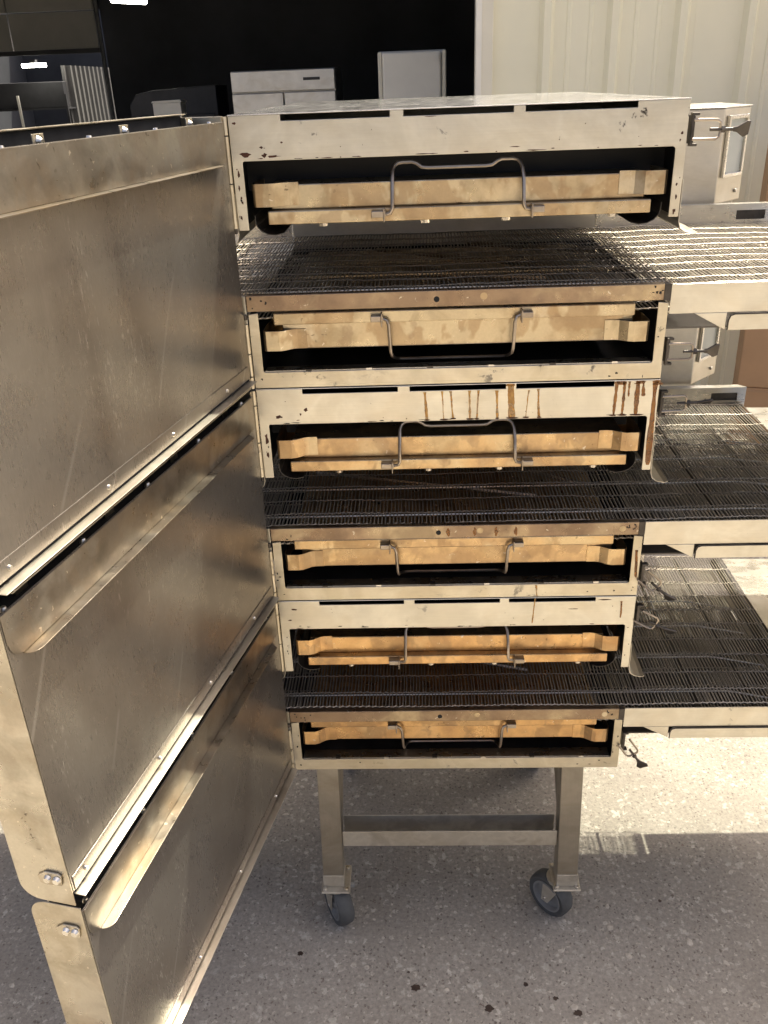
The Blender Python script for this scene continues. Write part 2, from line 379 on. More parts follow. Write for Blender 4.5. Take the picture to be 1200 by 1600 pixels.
p = pb.build('exposed_pebbles', 'pebble'); tag(p, 'pale pebbles showing in the worn concrete ground', 'pebbles', kind='stuff')

M['oil'] = plain('dark_oil_spot', (0.045, 0.027, 0.018), 0.5, 0, 0.5, 120, 0.2, world=True)
for k, (x, y, r) in enumerate(((0.25, -0.12, 0.013), (0.42, -0.17, 0.012), (0.62, -0.18, 0.012), (0.51, -0.11, 0.008), (-0.03, -0.03, 0.009), (0.575, -0.145, 0.007), (0.235, -0.08, 0.004), (0.88, 0.12, 0.006))):
    q = random.Random(k + 5); pts = [(x + r * math.cos(6.283 * j / 16) * q.uniform(0.55, 1.15), y + r * 0.8 * math.sin(6.283 * j / 16) * q.uniform(0.55, 1.15)) for j in range(16)]
    MB().prism(pts, 0.0002, 0.0006, 'z').build('oil_spot', 'oil', g)

# ------------------------------------------------------------------ warehouse behind
WY = 3.10
bld = empty('warehouse_building', (0.59, WY, 0))
tag(bld, 'cream ribbed metal warehouse wall with a wide dark open doorway', 'building')
bld_inv = Matrix.Translation((-0.59, -WY, 0))
def bpart(mb, name, mat, bevel=0.0):
    mb.xf(lambda x, y, z: (x - 0.59, y - WY, z)); return mb.build(name, mat, bld, bevel)
def ribbed_profile(x0, x1, y, pitch, first):
    pts = [(x0, y)]; k = first
    while k < x1:
        if k > x0 + 0.04 and k < x1 - 0.04:
            pts += [(k - 0.034, y), (k - 0.016, y - 0.030), (k + 0.016, y - 0.030), (k + 0.034, y)]
            for mm in (0.1, 0.2):
                q = k + mm * pitch / 0.305
                if q < x1 - 0.03: pts += [(q - 0.012, y), (q - 0.007, y - 0.004), (q + 0.007, y - 0.004), (q + 0.012, y)]
        k += pitch
    pts.append((x1, y)); return pts
for i in range(5):
    x0 = 0.665 + i * 0.915; x1 = x0 + 0.9145
    mb = MB().sheet(ribbed_profile(x0, x1, WY, 0.305, x0 + 0.245), 0.05, 4.6, 0.002, 'z')
    bpart(mb, 'wall_panel', 'wall')
for zz in (1.4, 2.35, 3.3):
    for k in range(14):
        bpart(MB().cyl((0.80 + k * 0.305, WY - 0.0005, zz), (0, -1, 0), 0.006, 0.004, 6), 'screw', 'darkobj')
bpart(MB().box(0.59, 0.664, WY - 0.035, WY + 0.12, 0, 4.6), 'door_jamb', 'trim', 0.003)
bpart(MB().box(0.585, 0.612, WY - 0.040, WY - 0.0355, 0, 4.6), 'jamb_edge_trim', 'white', 0.001)
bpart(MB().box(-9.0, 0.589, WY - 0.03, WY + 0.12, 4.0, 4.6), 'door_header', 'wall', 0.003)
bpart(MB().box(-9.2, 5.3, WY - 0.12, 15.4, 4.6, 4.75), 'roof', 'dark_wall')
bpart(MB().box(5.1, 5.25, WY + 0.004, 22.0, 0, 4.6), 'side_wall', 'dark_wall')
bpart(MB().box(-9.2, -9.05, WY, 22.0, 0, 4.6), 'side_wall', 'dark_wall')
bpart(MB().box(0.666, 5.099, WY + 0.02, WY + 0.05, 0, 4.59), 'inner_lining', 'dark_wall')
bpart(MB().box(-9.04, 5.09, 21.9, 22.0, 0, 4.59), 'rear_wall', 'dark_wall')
# partition with opening for the inner door
PY = 14.55
bpart(MB().box(-4.70, 5.09, PY, PY + 0.1, 0, 4.59), 'partition_wall', 'dark_wall')
bpart(MB().box(-9.04, -4.701, PY, PY + 0.1, 3.15, 4.59), 'partition_header', 'dark_wall')
# grey ribbed inner wall seen through the inner doorway
mb = MB()
pts = []; k = 16.2
while k < 20.4:
    pts += [(k, -6.05), (k + 0.10, -6.05), (k + 0.13, -5.97), (k + 0.22, -5.97)]; k += 0.25
mb.prism([(a, b) for a, b in pts] + [(pts[-1][0], -6.1), (pts[0][0], -6.1)], 0.0, 2.42, 'z')
mb.xf(lambda a, b, z: (b, a, z))
bpart(mb, 'ribbed_inner_wall', 'grey_ribbed')
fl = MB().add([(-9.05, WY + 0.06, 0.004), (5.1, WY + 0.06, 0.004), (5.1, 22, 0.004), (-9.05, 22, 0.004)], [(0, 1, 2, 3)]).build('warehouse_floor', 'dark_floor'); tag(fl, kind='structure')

for yy in (5.5, 8.0, 10.5, 13.0):
    bpart(MB().box(-9.0, 5.0, yy, yy + 0.12, 4.28, 4.58), 'roof_beam', 'track')
for xx in (-7.5, -4.2, -0.9, 2.4):
    bpart(MB().box(xx, xx + 0.08, 5.0, 14.4, 4.15, 4.27), 'roof_purlin', 'track')
# sectional overhead door half raised in the partition
gd = empty('overhead_door', (-4.85, PY, 0)); tag(gd, 'grey sectional overhead door raised deep inside the dark warehouse', 'garage door')
def gpart(mb, name, mat, bv=0.004): mb.xf(lambda x, y, z: (x + 4.85, y - PY, z)); return mb.build(name, mat, gd, bv)
for i in range(2):
    for j in range(3):
        gpart(MB().box(-9.0 + 1.42 * j, -9.0 + 1.42 * j + 1.40, PY - 0.16, PY - 0.11, 2.60 + 0.54 * i, 2.60 + 0.54 * i + 0.525), 'panel', 'garage')
for i in range(4):
    for j in range(3):
        gpart(MB().box(-9.0 + 1.42 * j, -9.0 + 1.42 * j + 1.40, PY - 1.05 - 0.62 * i, PY - 0.46 - 0.62 * i, 3.92, 3.96), 'panel', 'garage')
tr = [(-4.72, PY - 0.12, 0.05), (-4.72, PY - 0.12, 3.3)] + [(-4.72, PY - 0.12 - 0.6 + 0.6 * math.cos(R(a)), 3.3 + 0.6 * math.sin(R(a))) for a in range(15, 91, 15)] + [(-4.72, PY - 3.4, 3.9)]
gpart(MB().tube(tr, 0.035, 6), 'track', 'track', 0)
gpart(MB().box(-9.0, -4.75, PY - 0.17, PY - 0.10, 2.53, 2.597), 'bottom_seal', 'darkobj')

def tube_lamp(c, ax, L, label):
    t = empty('fluorescent_lamp', c); tag(t, label, 'ceiling light', 'lit fluorescent lamps in the warehouse')
    a = Vector(ax).normalized()
    MB().tube([-a * L / 2, a * L / 2], 0.032, 8).build('tube', 'lamp', t)
    MB().box(-0.05, 0.05, -0.05, 0.05, 0.045, 0.09).build('mount', 'darkobj', t)
tube_lamp((-2.62, 8.9, 2.78), (-0.75, -1.0, 0.0), 0.42, 'lit fluorescent lamp cut off by the top edge of the picture')
tube_lamp((-6.35, 15.6, 2.42), (1, 0.05, 0), 0.42, 'short lit fluorescent lamp seen under the overhead door')

# stainless two door fridge
def fridge():
    t = empty('upright_fridge', (-1.115, 6.05, 0)); tag(t, 'stainless two door upright fridge inside the dark doorway', 'fridge')
    W = 0.82
    MB().box(0, W, 0.03, 0.75, 0.14, 2.035).build('cabinet', 'fridge', t, 0.006)
    for i in range(2):
        d = MB().box(0.006 + i * W / 2, W / 2 - 0.004 + i * W / 2, -0.02, 0.028, 0.18, 1.875).build('door', 'fridge', t, 0.005)
        hx = W / 2 - 0.06 if i == 0 else W / 2 + 0.06
        MB().tube([(hx, -0.022, 1.0), (hx, -0.055, 1.02), (hx, -0.055, 1.38), (hx, -0.022, 1.40)], 0.009, 8).build('handle', 'track', d)
    gph = MB().box(0.006, W - 0.006, -0.012, 0.028, 1.885, 2.030).build('top_grille', 'fridge', t, 0.004)
    MB().box(W - 0.25, W - 0.12, -0.016, -0.0125, 1.955, 1.975).build('badge', 'darkobj', gph)
    for x in (0.06, W - 0.06):
        for y in (0.1, 0.68): MB().cyl((x, y, 0.004), (0, 0, 1), 0.03, 0.135, 12).build('foot', 'darkobj', t)
fridge()
def freezer():
    t = empty('upright_freezer', (0.085, 4.55, 0)); tag(t, 'tall off white upright freezer standing beside the doorway edge', 'freezer')
    W = 0.425
    MB().box(0, W, 0.03, 0.7, 0.1, 2.085).build('cabinet', 'white', t, 0.012)
    MB().box(0.028, W - 0.035, -0.02, 0.028, 0.14, 2.078).build('door', 'white', t, 0.012)
    for x in (0.004, W - 0.028): MB().box(x, x + 0.021, -0.012, 0.027, 0.14, 2.08).build('edge_strip', 'trim', t, 0.002)
    MB().box(W - 0.085, W - 0.05, -0.026, -0.021, 2.02, 2.055).build('hinge_cap', 'white', t, 0.002)
    MB().tube([(0.06, -0.02, 1.0), (0.06, -0.05, 1.02), (0.06, -0.05, 1.4), (0.06, -0.02, 1.42)], 0.01, 8).build('handle', 'track', t)
    for x in (0.05, W - 0.05):
        for y in (0.1, 0.62): MB().cyl((x, y, 0.004), (0, 0, 1), 0.025, 0.095, 12).build('foot', 'darkobj', t)
freezer()
def equipment():
    t = empty('wrapped_equipment', (-2.05, 8.3, 0)); tag(t, 'dark equipment hood left of the stainless fridge', 'equipment')
    MB().prism([(-0.55, 0.0), (-0.55, 1.80), (-0.47, 1.90), (-0.3, 1.93), (0.36, 1.96), (0.36, 0.0)], 0, 0.6).build('housing', 'darkobj', t, 0.01)
    MB().box(-0.5, 0.32, -0.03, -0.002, 0.3, 1.7).build('front_panel', 'darkobj', t, 0.006)
    t = empty('carton', (-1.96, 7.4, 0)); tag(t, 'small white carton standing on a dark stool left of the fridge', 'carton')
    MB().box(-0.13, 0.13, -0.1, 0.1, 1.64, 1.822).build('carton_body', 'white', t, 0.004)
    MB().prism([(-0.142, 1.823), (-0.13, 1.838), (0.13, 1.845), (0.142, 1.823)], -0.105, 0.105).build('lid', 'white', t, 0.002)
    t = empty('tall_stool', (-1.96, 7.4, 0)); tag(t, 'tall dark stand under the small white carton', 'stand')
    MB().box(-0.2, 0.2, -0.2, 0.2, 1.60, 1.638).build('top', 'darkobj', t, 0.004)
    for x in (-0.17, 0.17):
        for y in (-0.17, 0.17): MB().box(x - 0.015, x + 0.015, y - 0.015, y + 0.015, 0.004, 1.599).build('leg', 'darkobj', t)
    t = empty('storage_rack', (-6.9, 15.9, 0)); tag(t, 'dark steel rack with pale uprights under the overhead door', 'rack')
    for x in (-0.75, 0.02, 0.9): MB().box(x - 0.02, x + 0.02, -0.02, 0.02, 0.004, 1.95 if x else 2.02).build('upright', 'white' if x < 0.5 else 'darkobj', t)
    for z in (0.5, 1.1, 1.7): MB().box(-0.77, 0.92, 0.022, 0.5, z, z + 0.03).build('shelf', 'darkobj', t)
    MB().box(-0.7, 0.85, 0.1, 0.48, 1.731, 2.16).build('stored_crate', 'darkobj', t, 0.01)
equipment()

# cardboard boxes against the wall
def carton(name, x, y, z, sx, sy, sz, rz, label):
    t = empty(name, (x, y, z), rz); tag(t, label, 'box', 'cardboard boxes at the wall')
    MB().box(0, sx, 0, sy, 0, sz).build('carton_body', 'card', t, 0.006)
    MB().box(sx * 0.45, sx * 0.55, -0.0012, -0.0002, 0.0, sz * 0.18).build('tape', 'tape', t)
    MB().box(0.0, sx, -0.004, -0.0005, sz - 0.02, sz - 0.012).build('flap_edge', 'tape', t)
carton('cardboard_box', 1.765, 2.42, 0.0, 0.55, 0.45, 0.60, R(-17), 'lower brown cardboard box against the cream wall')
carton('cardboard_box', 1.755, 2.42, 0.602, 0.56, 0.44, 1.09, R(-18), 'tall brown cardboard box stacked on another by the wall')

# ------------------------------------------------------------------ the oven (one module, local z=0 at its bottom)
H = 0.4358
def Z(d): return H - d
DEP = 0.655
DEP2 = 1.02
def build_oven():
    o = empty('conveyor_oven', (0, 0, 0))
    # hood fascia: one folded sheet with the window cut out and three slots in its top edge
    pts = [(0, Z(0.1700)), (0, Z(0.0015))]
    for a, b in ((0.081, 0.248), (0.269, 0.436), (0.454, 0.622)):
        pts += [(a, Z(0.0015)), (a, Z(0.0105)), (b, Z(0.0105)), (b, Z(0.0015))]
    pts += [(0.70, Z(0.0015)), (0.70, Z(0.170)), (0.6845, Z(0.170))]
    pts += [(x, z) for x, z in arc(0.6795, Z(0.0715), 0.005, 0, 90)]
    pts += [(x, z) for x, z in arc(0.0195, Z(0.0695), 0.003, 90, 180)]
    pts += [(0.0165, Z(0.170))]
    fas = MB().prism(pts, 0.0, 0.0035).build('hood_fascia', 'steel', o, 0.0007)
    fas.data.materials[0] = M['steel']
    MB().box(-0.0006, 0.7006, -0.0008, DEP2, Z(0.0014), Z(0.0)).build('top_panel', 'top', o, 0.0004)
    MB().box(0.0, 0.0015, 0.0037, DEP, Z(0.17), Z(0.0016)).build('side_panel', 'steel', o)
    MB().box(0.6985, 0.70, 0.0037, DEP, Z(0.17), Z(0.0016)).build('side_panel', 'steel', o)
    MB().box(0.0016, 0.6984, DEP - 0.004, DEP - 0.001, Z(0.434), Z(0.0016)).build('back_panel', 'steel', o)
    MB().box(0.0, 0.70, DEP + 0.0005, DEP2, Z(0.434), Z(0.0016)).build('rear_shade_housing', 'steel', o, 0.002)  # unseen rear body, guessed and sized to cast the ground shadow
    # sooty inside
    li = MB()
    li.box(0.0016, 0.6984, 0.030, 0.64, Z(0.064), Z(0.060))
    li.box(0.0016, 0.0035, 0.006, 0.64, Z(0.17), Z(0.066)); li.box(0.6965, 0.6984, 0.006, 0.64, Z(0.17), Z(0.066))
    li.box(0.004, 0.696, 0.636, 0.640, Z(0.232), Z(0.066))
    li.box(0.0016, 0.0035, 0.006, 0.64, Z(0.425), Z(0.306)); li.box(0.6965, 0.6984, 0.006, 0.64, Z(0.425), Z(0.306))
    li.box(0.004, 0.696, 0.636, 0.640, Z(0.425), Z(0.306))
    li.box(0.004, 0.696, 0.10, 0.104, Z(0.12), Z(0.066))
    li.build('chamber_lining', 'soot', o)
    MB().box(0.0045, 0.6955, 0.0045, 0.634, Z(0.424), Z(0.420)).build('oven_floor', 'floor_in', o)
    # lower frame
    lp = [(0, Z(0.4352)), (0, Z(0.306)), (0.0165, Z(0.304)), ]
    lp += [(x, z) for x, z in arc(0.0205, Z(0.403), 0.004, 180, 270)]
    lp += [(x, z) for x, z in arc(0.6795, Z(0.403), 0.004, 270, 360)]
    lp += [(0.6835, Z(0.304)), (0.70, Z(0.306)), (0.70, Z(0.4352))]
    lf = MB().prism(lp, 0.0, 0.0035).build('lower_frame', 'frame', o, 0.0007)
    MB().box(0.019, 0.681, 0.0037, 0.030, Z(0.4075), Z(0.4055)).build('frame_rim', 'bright', lf)
    for i in range(6):
        MB().box(0.09 + i * 0.105, 0.10 + i * 0.105, 0.001, 0.012, Z(0.4068), Z(0.4036)).build('weld', 'bright' if i % 2 else 'iron', lf)
    MB().box(0.0, 0.0015, 0.0037, DEP, Z(0.434), Z(0.306)).build('side_panel', 'frame', o)
    MB().box(0.6985, 0.70, 0.0037, DEP, Z(0.434), Z(0.306)).build('side_panel', 'frame', o)
    MB().box(0.0016, 0.6984, 0.0037, DEP - 0.005, Z(0.4345), Z(0.4325)).build('bottom_panel', 'steel', o)
    # crossbar under the belt
    bar = MB().box(-0.0005, 0.690, -0.004, 0.010, Z(0.3005), Z(0.2735)).build('crossbar', 'bar', o, 0.0012)
    MB().cyl((0.317, -0.0046, Z(0.288)), (0, 1, 0), 0.0048, 0.001, 14).build('hole', 'black', bar)
    MB().cyl((0.395, -0.0044, Z(0.285)), (0, 1, 0), 0.006, 0.001, 14).build('rivet', 'tray_a', bar)
    MB().cyl((0.660, -0.0044, Z(0.287)), (0, 1, 0), 0.006, 0.001, 14).build('rivet', 'tray_a', bar)
    MB().box(0.6904, 0.7012, -0.0035, 0.009, Z(0.302), Z(0.2745)).build('end_joint', 'iron', bar)
    # finger trays
    def tray(upper):
        if upper: f0, f1, b0, b1, e0, e1, fx0, fx1 = 0.143, 0.164, 0.1045, 0.1428, 0.101, 0.1365, 0.047, 0.658
        else: f0, f1, b0, b1, e0, e1, fx0, fx1 = 0.3075, 0.328, 0.3282, 0.3735, 0.338, 0.3725, 0.040, 0.649
        t = MB().box(0.052, 0.650, 0.026, 0.60, Z(b1), Z(b0)).build('finger_tray', 'tray_a', o, 0.002)
        MB().box(fx0, fx1, 0.011, 0.605, Z(f1), Z(f0)).build('flange', 'tray_a', t, 0.002)
        for sgn in (0, 1):
            pr = [(0.098, 0.0245), (0.082, 0.0242), (0.074, 0.022), (0.060, 0.012), (0.052, 0.0095), (0.030, 0.0095), (0.0262, 0.0115), (0.0245, 0.016), (0.0245, 0.07), (0.030, 0.10), (0.05, 0.12)]
            if sgn: pr = [(0.706 - x, y) for x, y in pr]
            if not upper: pr = [(x - 0.005, y) for x, y in pr]
            if sgn: pr = pr[::-1]
            MB().sheet(pr, Z(e1), Z(e0), -0.0013, 'z').build('end_ear', 'tray_a', t, 0.0004)
        # wire handle with its two socket brackets
        if upper:
            P = [(0.220, 0.003, 0.152), (0.238, 0.003, 0.152), (0.245, 0.001, 0.150), (0.248, 0.0, 0.144), (0.249, 0.010, 0.108), (0.2495, 0.022, 0.090), (0.252, 0.027, 0.083), (0.258, 0.030, 0.0785), (0.266, 0.031, 0.0775), (0.281, 0.031, 0.0775), (0.288, 0.031, 0.0800), (0.296, 0.031, 0.0855), (0.306, 0.031, 0.0868),
                 (0.398, 0.031, 0.0868), (0.408, 0.031, 0.0855), (0.416, 0.031, 0.0800), (0.423, 0.031, 0.0775), (0.440, 0.031, 0.0775), (0.447, 0.030, 0.0790), (0.452, 0.027, 0.0835), (0.455, 0.022, 0.091), (0.456, 0.010, 0.108), (0.456, 0.0, 0.143), (0.459, 0.001, 0.149), (0.466, 0.003, 0.151), (0.484, 0.003, 0.151)]
        else:
            P = [(0.212, 0.003, 0.3195), (0.226, 0.003, 0.3195), (0.233, 0.001, 0.322), (0.236, 0.0, 0.329), (0.238, 0.008, 0.378), (0.240, 0.012, 0.386), (0.242, 0.030, 0.394), (0.247, 0.046, 0.401), (0.256, 0.052, 0.4035),
                 (0.430, 0.052, 0.4035), (0.440, 0.046, 0.401), (0.444, 0.030, 0.394), (0.446, 0.012, 0.386), (0.447, 0.008, 0.378), (0.4485, 0.0, 0.329), (0.451, 0.001, 0.322), (0.458, 0.003, 0.3195), (0.474, 0.003, 0.3195)]
        MB().tube([(x, y, Z(d)) for x, y, d in P], 0.0031, 8).build('handle', 'wire', t, smooth=True)
        zc = 0.152 if upper else 0.3195
        for xa, xb in ((0.214, 0.237), (0.467, 0.489)) if upper else ((0.206, 0.227), (0.457, 0.478)):
            br = MB().box(xa, xb, -0.0022, 0.0105, Z(zc + 0.0045), Z(zc - 0.0055))
            xm = xb - 0.004 if xa < 0.3 else xa + 0.001
            br.box(xm, xm + 0.0025, -0.007, 0.0106, Z(zc + 0.012), Z(zc - 0.010))
            br.build('handle_bracket', 'wire', t, 0.0012)
        if upper:
            bl = MB()
            for x in (0.135, 0.30, 0.43, 0.60): bl.cyl((x, 0.02, Z(0.169)), (0, 0, 1), 0.007, 0.0048, 10)
            bl.build('bottom_button', 'rod', t)
        else:
            st = MB()
            for r_ in range(6):
                for c_ in range(9):
                    st.cyl((0.10 + c_ * 0.062 + (r_ % 2) * 0.03, 0.06 + r_ * 0.095, Z(0.3074)), (0, 0, 1), 0.0036, 0.0012, 6)
            st.build('jet_hole_rim', 'rod', t)
    tray(True); tray(False)
    # thin curved deflectors hanging inside the window corners
    for xs, sg in ((0.676, -1), (0.024, 1)):
        pr = [(xs, Z(0.150)), (xs - sg * -0.0, Z(0.160))] + [(xs + sg * (0.03 - 0.03 * math.cos(R(a))), Z(0.160) - 0.022 * math.sin(R(a))) for a in (20, 45, 70, 95, 120)]
        MB().sheet(pr, 0.02, 0.62, 0.001, 'y').build('inner_deflector', 'pan', o)
    # side baffle outside each end of the tunnel
    for x0, sg in ((0.7022, 1), (-0.0022, -1)):
        pr = [(x0, Z(0.115)), (x0, Z(0.178)), (x0 + sg * 0.003, Z(0.188)), (x0 + sg * 0.011, Z(0.1945)), (x0 + sg * 0.026, Z(0.1985)), (x0 + sg * 0.033, Z(0.196))]
        MB().sheet(pr, 0.004, 0.60, 0.001, 'y').build('side_baffle', 'box', o)
    # conveyor
    XE = 1.10; XL = -0.42; YB0, YB1 = 0.014, 0.645; zb = 0.2795
    cv = MB()
    cv.box(0.7022, 1.52, 0.0, 0.0025, Z(0.3245), Z(0.2755)); cv.box(0.7022, 1.52, 0.0026, 0.012, Z(0.3245), Z(0.3225))
    cv.prism([(0.744, Z(0.3247)), (0.798, Z(0.3247)), (0.798, Z(0.354))], 0.0, 0.0025)
    cvo = cv.build('conveyor', 'steel', o, 0.0007)
    MB().box(-0.95, -0.0022, 0.0, 0.0025, Z(0.3245), Z(0.2755)).build('front_rail', 'steel', cvo, 0.0007)
    lp = [(0.80, Z(0.354)), (0.8005, Z(0.338))] + [(x, z) for x, z in arc(0.8105, Z(0.3365), 0.010, 180, 90, 4)] + [(1.50, Z(0.3265)), (1.50, Z(0.354))]
    MB().prism(lp, -0.002, 0.0005).build('crumb_tray_lip', 'steel', cvo, 0.0006)
    MB().tube([(0.8003, -0.003, Z(0.353)), (0.8006, -0.003, Z(0.337)), (0.8035, -0.003, Z(0.3295)), (0.8105, -0.003, Z(0.3268)), (1.50, -0.003, Z(0.3268))], 0.0013, 6).build('lip_edge', 'iron', cvo)
    cp = MB(); cp.box(0.704, 1.50, 0.013, 0.55, Z(0.353), Z(0.350)); cp.build('crumb_tray', 'pan', cvo)
    cp = MB(); cp.box(-0.93, -0.004, 0.013, 0.55, Z(0.353), Z(0.350)); cp.build('crumb_tray', 'pan', cvo)
    # back rail with bright top flange and a slot
    br = MB()
    br.box(0.702, 1.02, 0.650, 0.653, Z(0.290), Z(0.238)); br.box(1.085, 1.105, 0.650, 0.653, Z(0.290), Z(0.238))
    br.box(1.0201, 1.0849, 0.650, 0.653, Z(0.252), Z(0.238)); br.box(1.0201, 1.0849, 0.650, 0.653, Z(0.290), Z(0.272))
    br.prism([(0.702, 0.6532), (0.702, 0.672), (1.09, 0.672), (1.105, 0.6532)], Z(0.2405), Z(0.238), 'z')
    br.build('back_rail', 'bright', cvo)
    MB().box(1.010, 1.095, 0.6535, 0.6550, Z(0.280), Z(0.246)).build('slot_light_stop', 'iron', cvo)  # plate added to stop sunlight passing through the slot
    br = MB(); br.box(-0.42, -0.002, 0.650, 0.653, Z(0.290), Z(0.238)); br.box(-0.42, -0.002, 0.6528, 0.672, Z(0.2405), Z(0.2382)); br.build('back_rail', 'bright', cvo)
    MB().box(0.005, 0.695, 0.6262, 0.6285, Z(0.275), Z(0.236)).build('inner_back_rail', 'box', cvo)
    # exit trays
    MB().sheet([(1.108, Z(0.290)), (1.50, Z(0.300)), (1.51, Z(0.285))], 0.013, 0.645, -0.0015, 'y').build('exit_tray', 'bright', cvo)
    MB().sheet([(-0.43, Z(0.290)), (-0.93, Z(0.305)), (-0.94, Z(0.29))], 0.013, 0.655, 0.0015, 'y').build('exit_tray', 'bright', cvo)
    # belt: cross wires hooked to each other along several lines
    hooks = [YB0 + 0.004, 0.066, 0.125, 0.19, 0.25, 0.315, 0.375, 0.44, 0.50, 0.57, YB1 - 0.004]
    def belt(z, x0, x1, pitch, r):
        bm_ = MB(); n = int((x1 - x0) / pitch); rr = random.Random(3)
        def bar_(a, b, r1):
            a = Vector(a); b = Vector(b); d = (b - a).normalized()
            u = d.cross(Vector((0, 0, 1))).normalized() * r1; v_ = Vector((0, 0, r1))
            q = [v_ * math.cos(R(60 * k)) + u * math.sin(R(60 * k)) for k in range(6)]
            bm_.add([a + e for e in q] + [b + e for e in q], [(k, (k + 1) % 6, (k + 1) % 6 + 6, k + 6) for k in range(6)])
        for i in range(n):
            x = x0 + i * pitch
            sag = 0.0012 * math.sin(i * 0.11) + 0.0005 * math.sin(i * 0.41) + rr.uniform(-0.0004, 0.0004)
            skew = rr.uniform(-0.0009, 0.0009) + 0.0015 * math.sin(i * 0.07)
            for k in range(len(hooks) - 1):
                a, b = hooks[k], hooks[k + 1]; dx = (k % 2) * 0.0022
                bar_((x + dx + skew, a, z + sag), (x + dx + skew, b, z + sag), r)
            for k, y in enumerate(hooks):
                zz = 0.0024 if (i + k) % 2 else -0.0012; bar_((x - 0.0010, y - zz, z + sag + 0.0008), (x + pitch + 0.0006, y + zz, z + sag + 0.0012), r * (1.1 if k in (0, 3, 6, 9, 12) else 0.8))
        return bm_
    b1 = belt(Z(zb), XL, XE, 0.0070, 0.00122).build('wire_belt', 'belt', cvo, smooth=True); b1['kind'] = 'stuff'
    b2 = belt(Z(0.318), XL + 0.02, XE - 0.015, 0.0070, 0.00122).build('return_belt', 'belt', cvo, smooth=True); b2['kind'] = 'stuff'
    # rolled belt end
    MB().tube([(1.088, 0.02, Z(0.298)), (1.088, 0.64, Z(0.298))], 0.012, 12).build('end_roller', 'iron', cvo, smooth=True)
    MB().tube([(-0.408, 0.02, Z(0.298)), (-0.408, 0.64, Z(0.298))], 0.012, 12).build('end_roller', 'iron', cvo, smooth=True)
    for y in (0.066, 0.19, 0.315, 0.425, 0.60):
        MB().tube([(-0.36, y - 0.012, Z(0.2855)), (-0.24, y, Z(0.2845)), (0.93, y, Z(0.2845)), (0.95, y - 0.004, Z(0.2845)), (1.045, y - 0.034, Z(0.2855))], 0.0021, 6).build('support_rod', 'rod', cvo)
    for (xa, ya, xb, yb) in ((0.06, 0.30, 0.52, 0.16), (0.20, 0.52, 0.64, 0.20), (0.66, 0.42, 0.40, 0.58)):
        MB().tube([(xa, ya, Z(0.2925)), (xb, yb, Z(0.2925))], 0.0045, 6).build('cross_brace', 'wire', cvo)
    for x in (0.74, 0.86, 0.98, -0.10, -0.25):
        MB().box(x - 0.004, x + 0.004, 0.013, 0.649, Z(0.296), Z(0.290)).build('spreader_bar', 'iron', cvo)
    # control box behind the right conveyor
    pl = [(0.715, 0.70), (0.983, 0.70), (1.069, 0.786), (1.069, 1.02), (0.715, 1.02)]
    cb = MB().prism(pl, Z(0.245), Z(0.0405), 'z').build('control_box', 'box', o, 0.003)
    MB().box(0.7005, 0.7148, 0.72, 0.98, Z(0.22), Z(0.08)).build('box_bracket', 'steel', cb)
    MB().prism([(0.713, 0.697), (0.984, 0.697), (1.073, 0.785), (1.073, 1.022), (0.713, 1.022)], Z(0.0402), Z(0.038), 'z').build('box_lid', 'bright', cb, 0.0008)
    ud = Vector((0.086, 0.086)).normalized(); nn = Vector((ud.y, -ud.x))
    def face(a, z, w_): q = Vector((0.983, 0.70)) + ud * a + nn * w_; return (q.x, q.y, z)
    def fbox(a0, a1, z0, z1, w0, w1, name, mat, par, bv=0.001):
        vs = [face(a0, z0, w0), face(a1, z0, w0), face(a1, z0, w1), face(a0, z0, w1), face(a0, z1, w0), face(a1, z1, w0), face(a1, z1, w1), face(a0, z1, w1)]
        return MB().add(vs, [(0, 3, 2, 1), (4, 5, 6, 7), (0, 1, 5, 4), (1, 2, 6, 5), (2, 3, 7, 6), (3, 0, 4, 7)]).build(name, mat, par, bv)
    za, zb2 = Z(0.182), Z(0.062)
    fbox(0.018, 0.098, za, zb2, 0.0005, 0.002, 'display_window', 'glass', cb)
    fbox(0.012, 0.019, za - 0.006, zb2 + 0.006, 0.0005, 0.008, 'window_frame', 'bright', cb); fbox(0.097, 0.104, za - 0.006, zb2 + 0.006, 0.0005, 0.008, 'window_frame', 'bright', cb)
    fbox(0.0192, 0.0968, zb2 - 0.002, zb2 + 0.006, 0.0005, 0.008, 'window_frame', 'bright', cb); fbox(0.0192, 0.0968, za - 0.006, za + 0.002, 0.0005, 0.008, 'window_frame', 'bright', cb)
    fbox(0.088, 0.096, Z(0.226), Z(0.218), 0.0005, 0.006, 'screw', 'bright', cb)
    mh = MB().box(0.7005, 0.925, 0.735, 1.02, 0.008, 0.170).build('side_shade_housing', 'box', o, 0.004)  # unseen box added to shade the ground under the stack's right side
    MB().cyl((0.9252, 0.88, 0.09), (1, 0, 0), 0.05, 0.03, 24).build('shade_housing_drum', 'iron', mh, 0.002)  # unseen drum on that added box
    # hinge knuckles on the left front edge
    for a, b in ((0.002, 0.028), (0.030, 0.098), (0.100, 0.166), (0.322, 0.372), (0.374, 0.412), (0.414, 0.434)):
        MB().cyl((-0.0052, -0.0020, Z(b)), (0, 0, 1), 0.0042, b - a, 10).build('hinge_knuckle', 'frame', o, smooth=True)
    for zc in (0.02, 0.17, 0.31, 0.43):
        MB().cyl((-0.0052, -0.0020, Z(zc) - 0.004), (0, 0, 1), 0.0034, 0.008, 10).build('hinge_pin', 'iron', o)
    return o

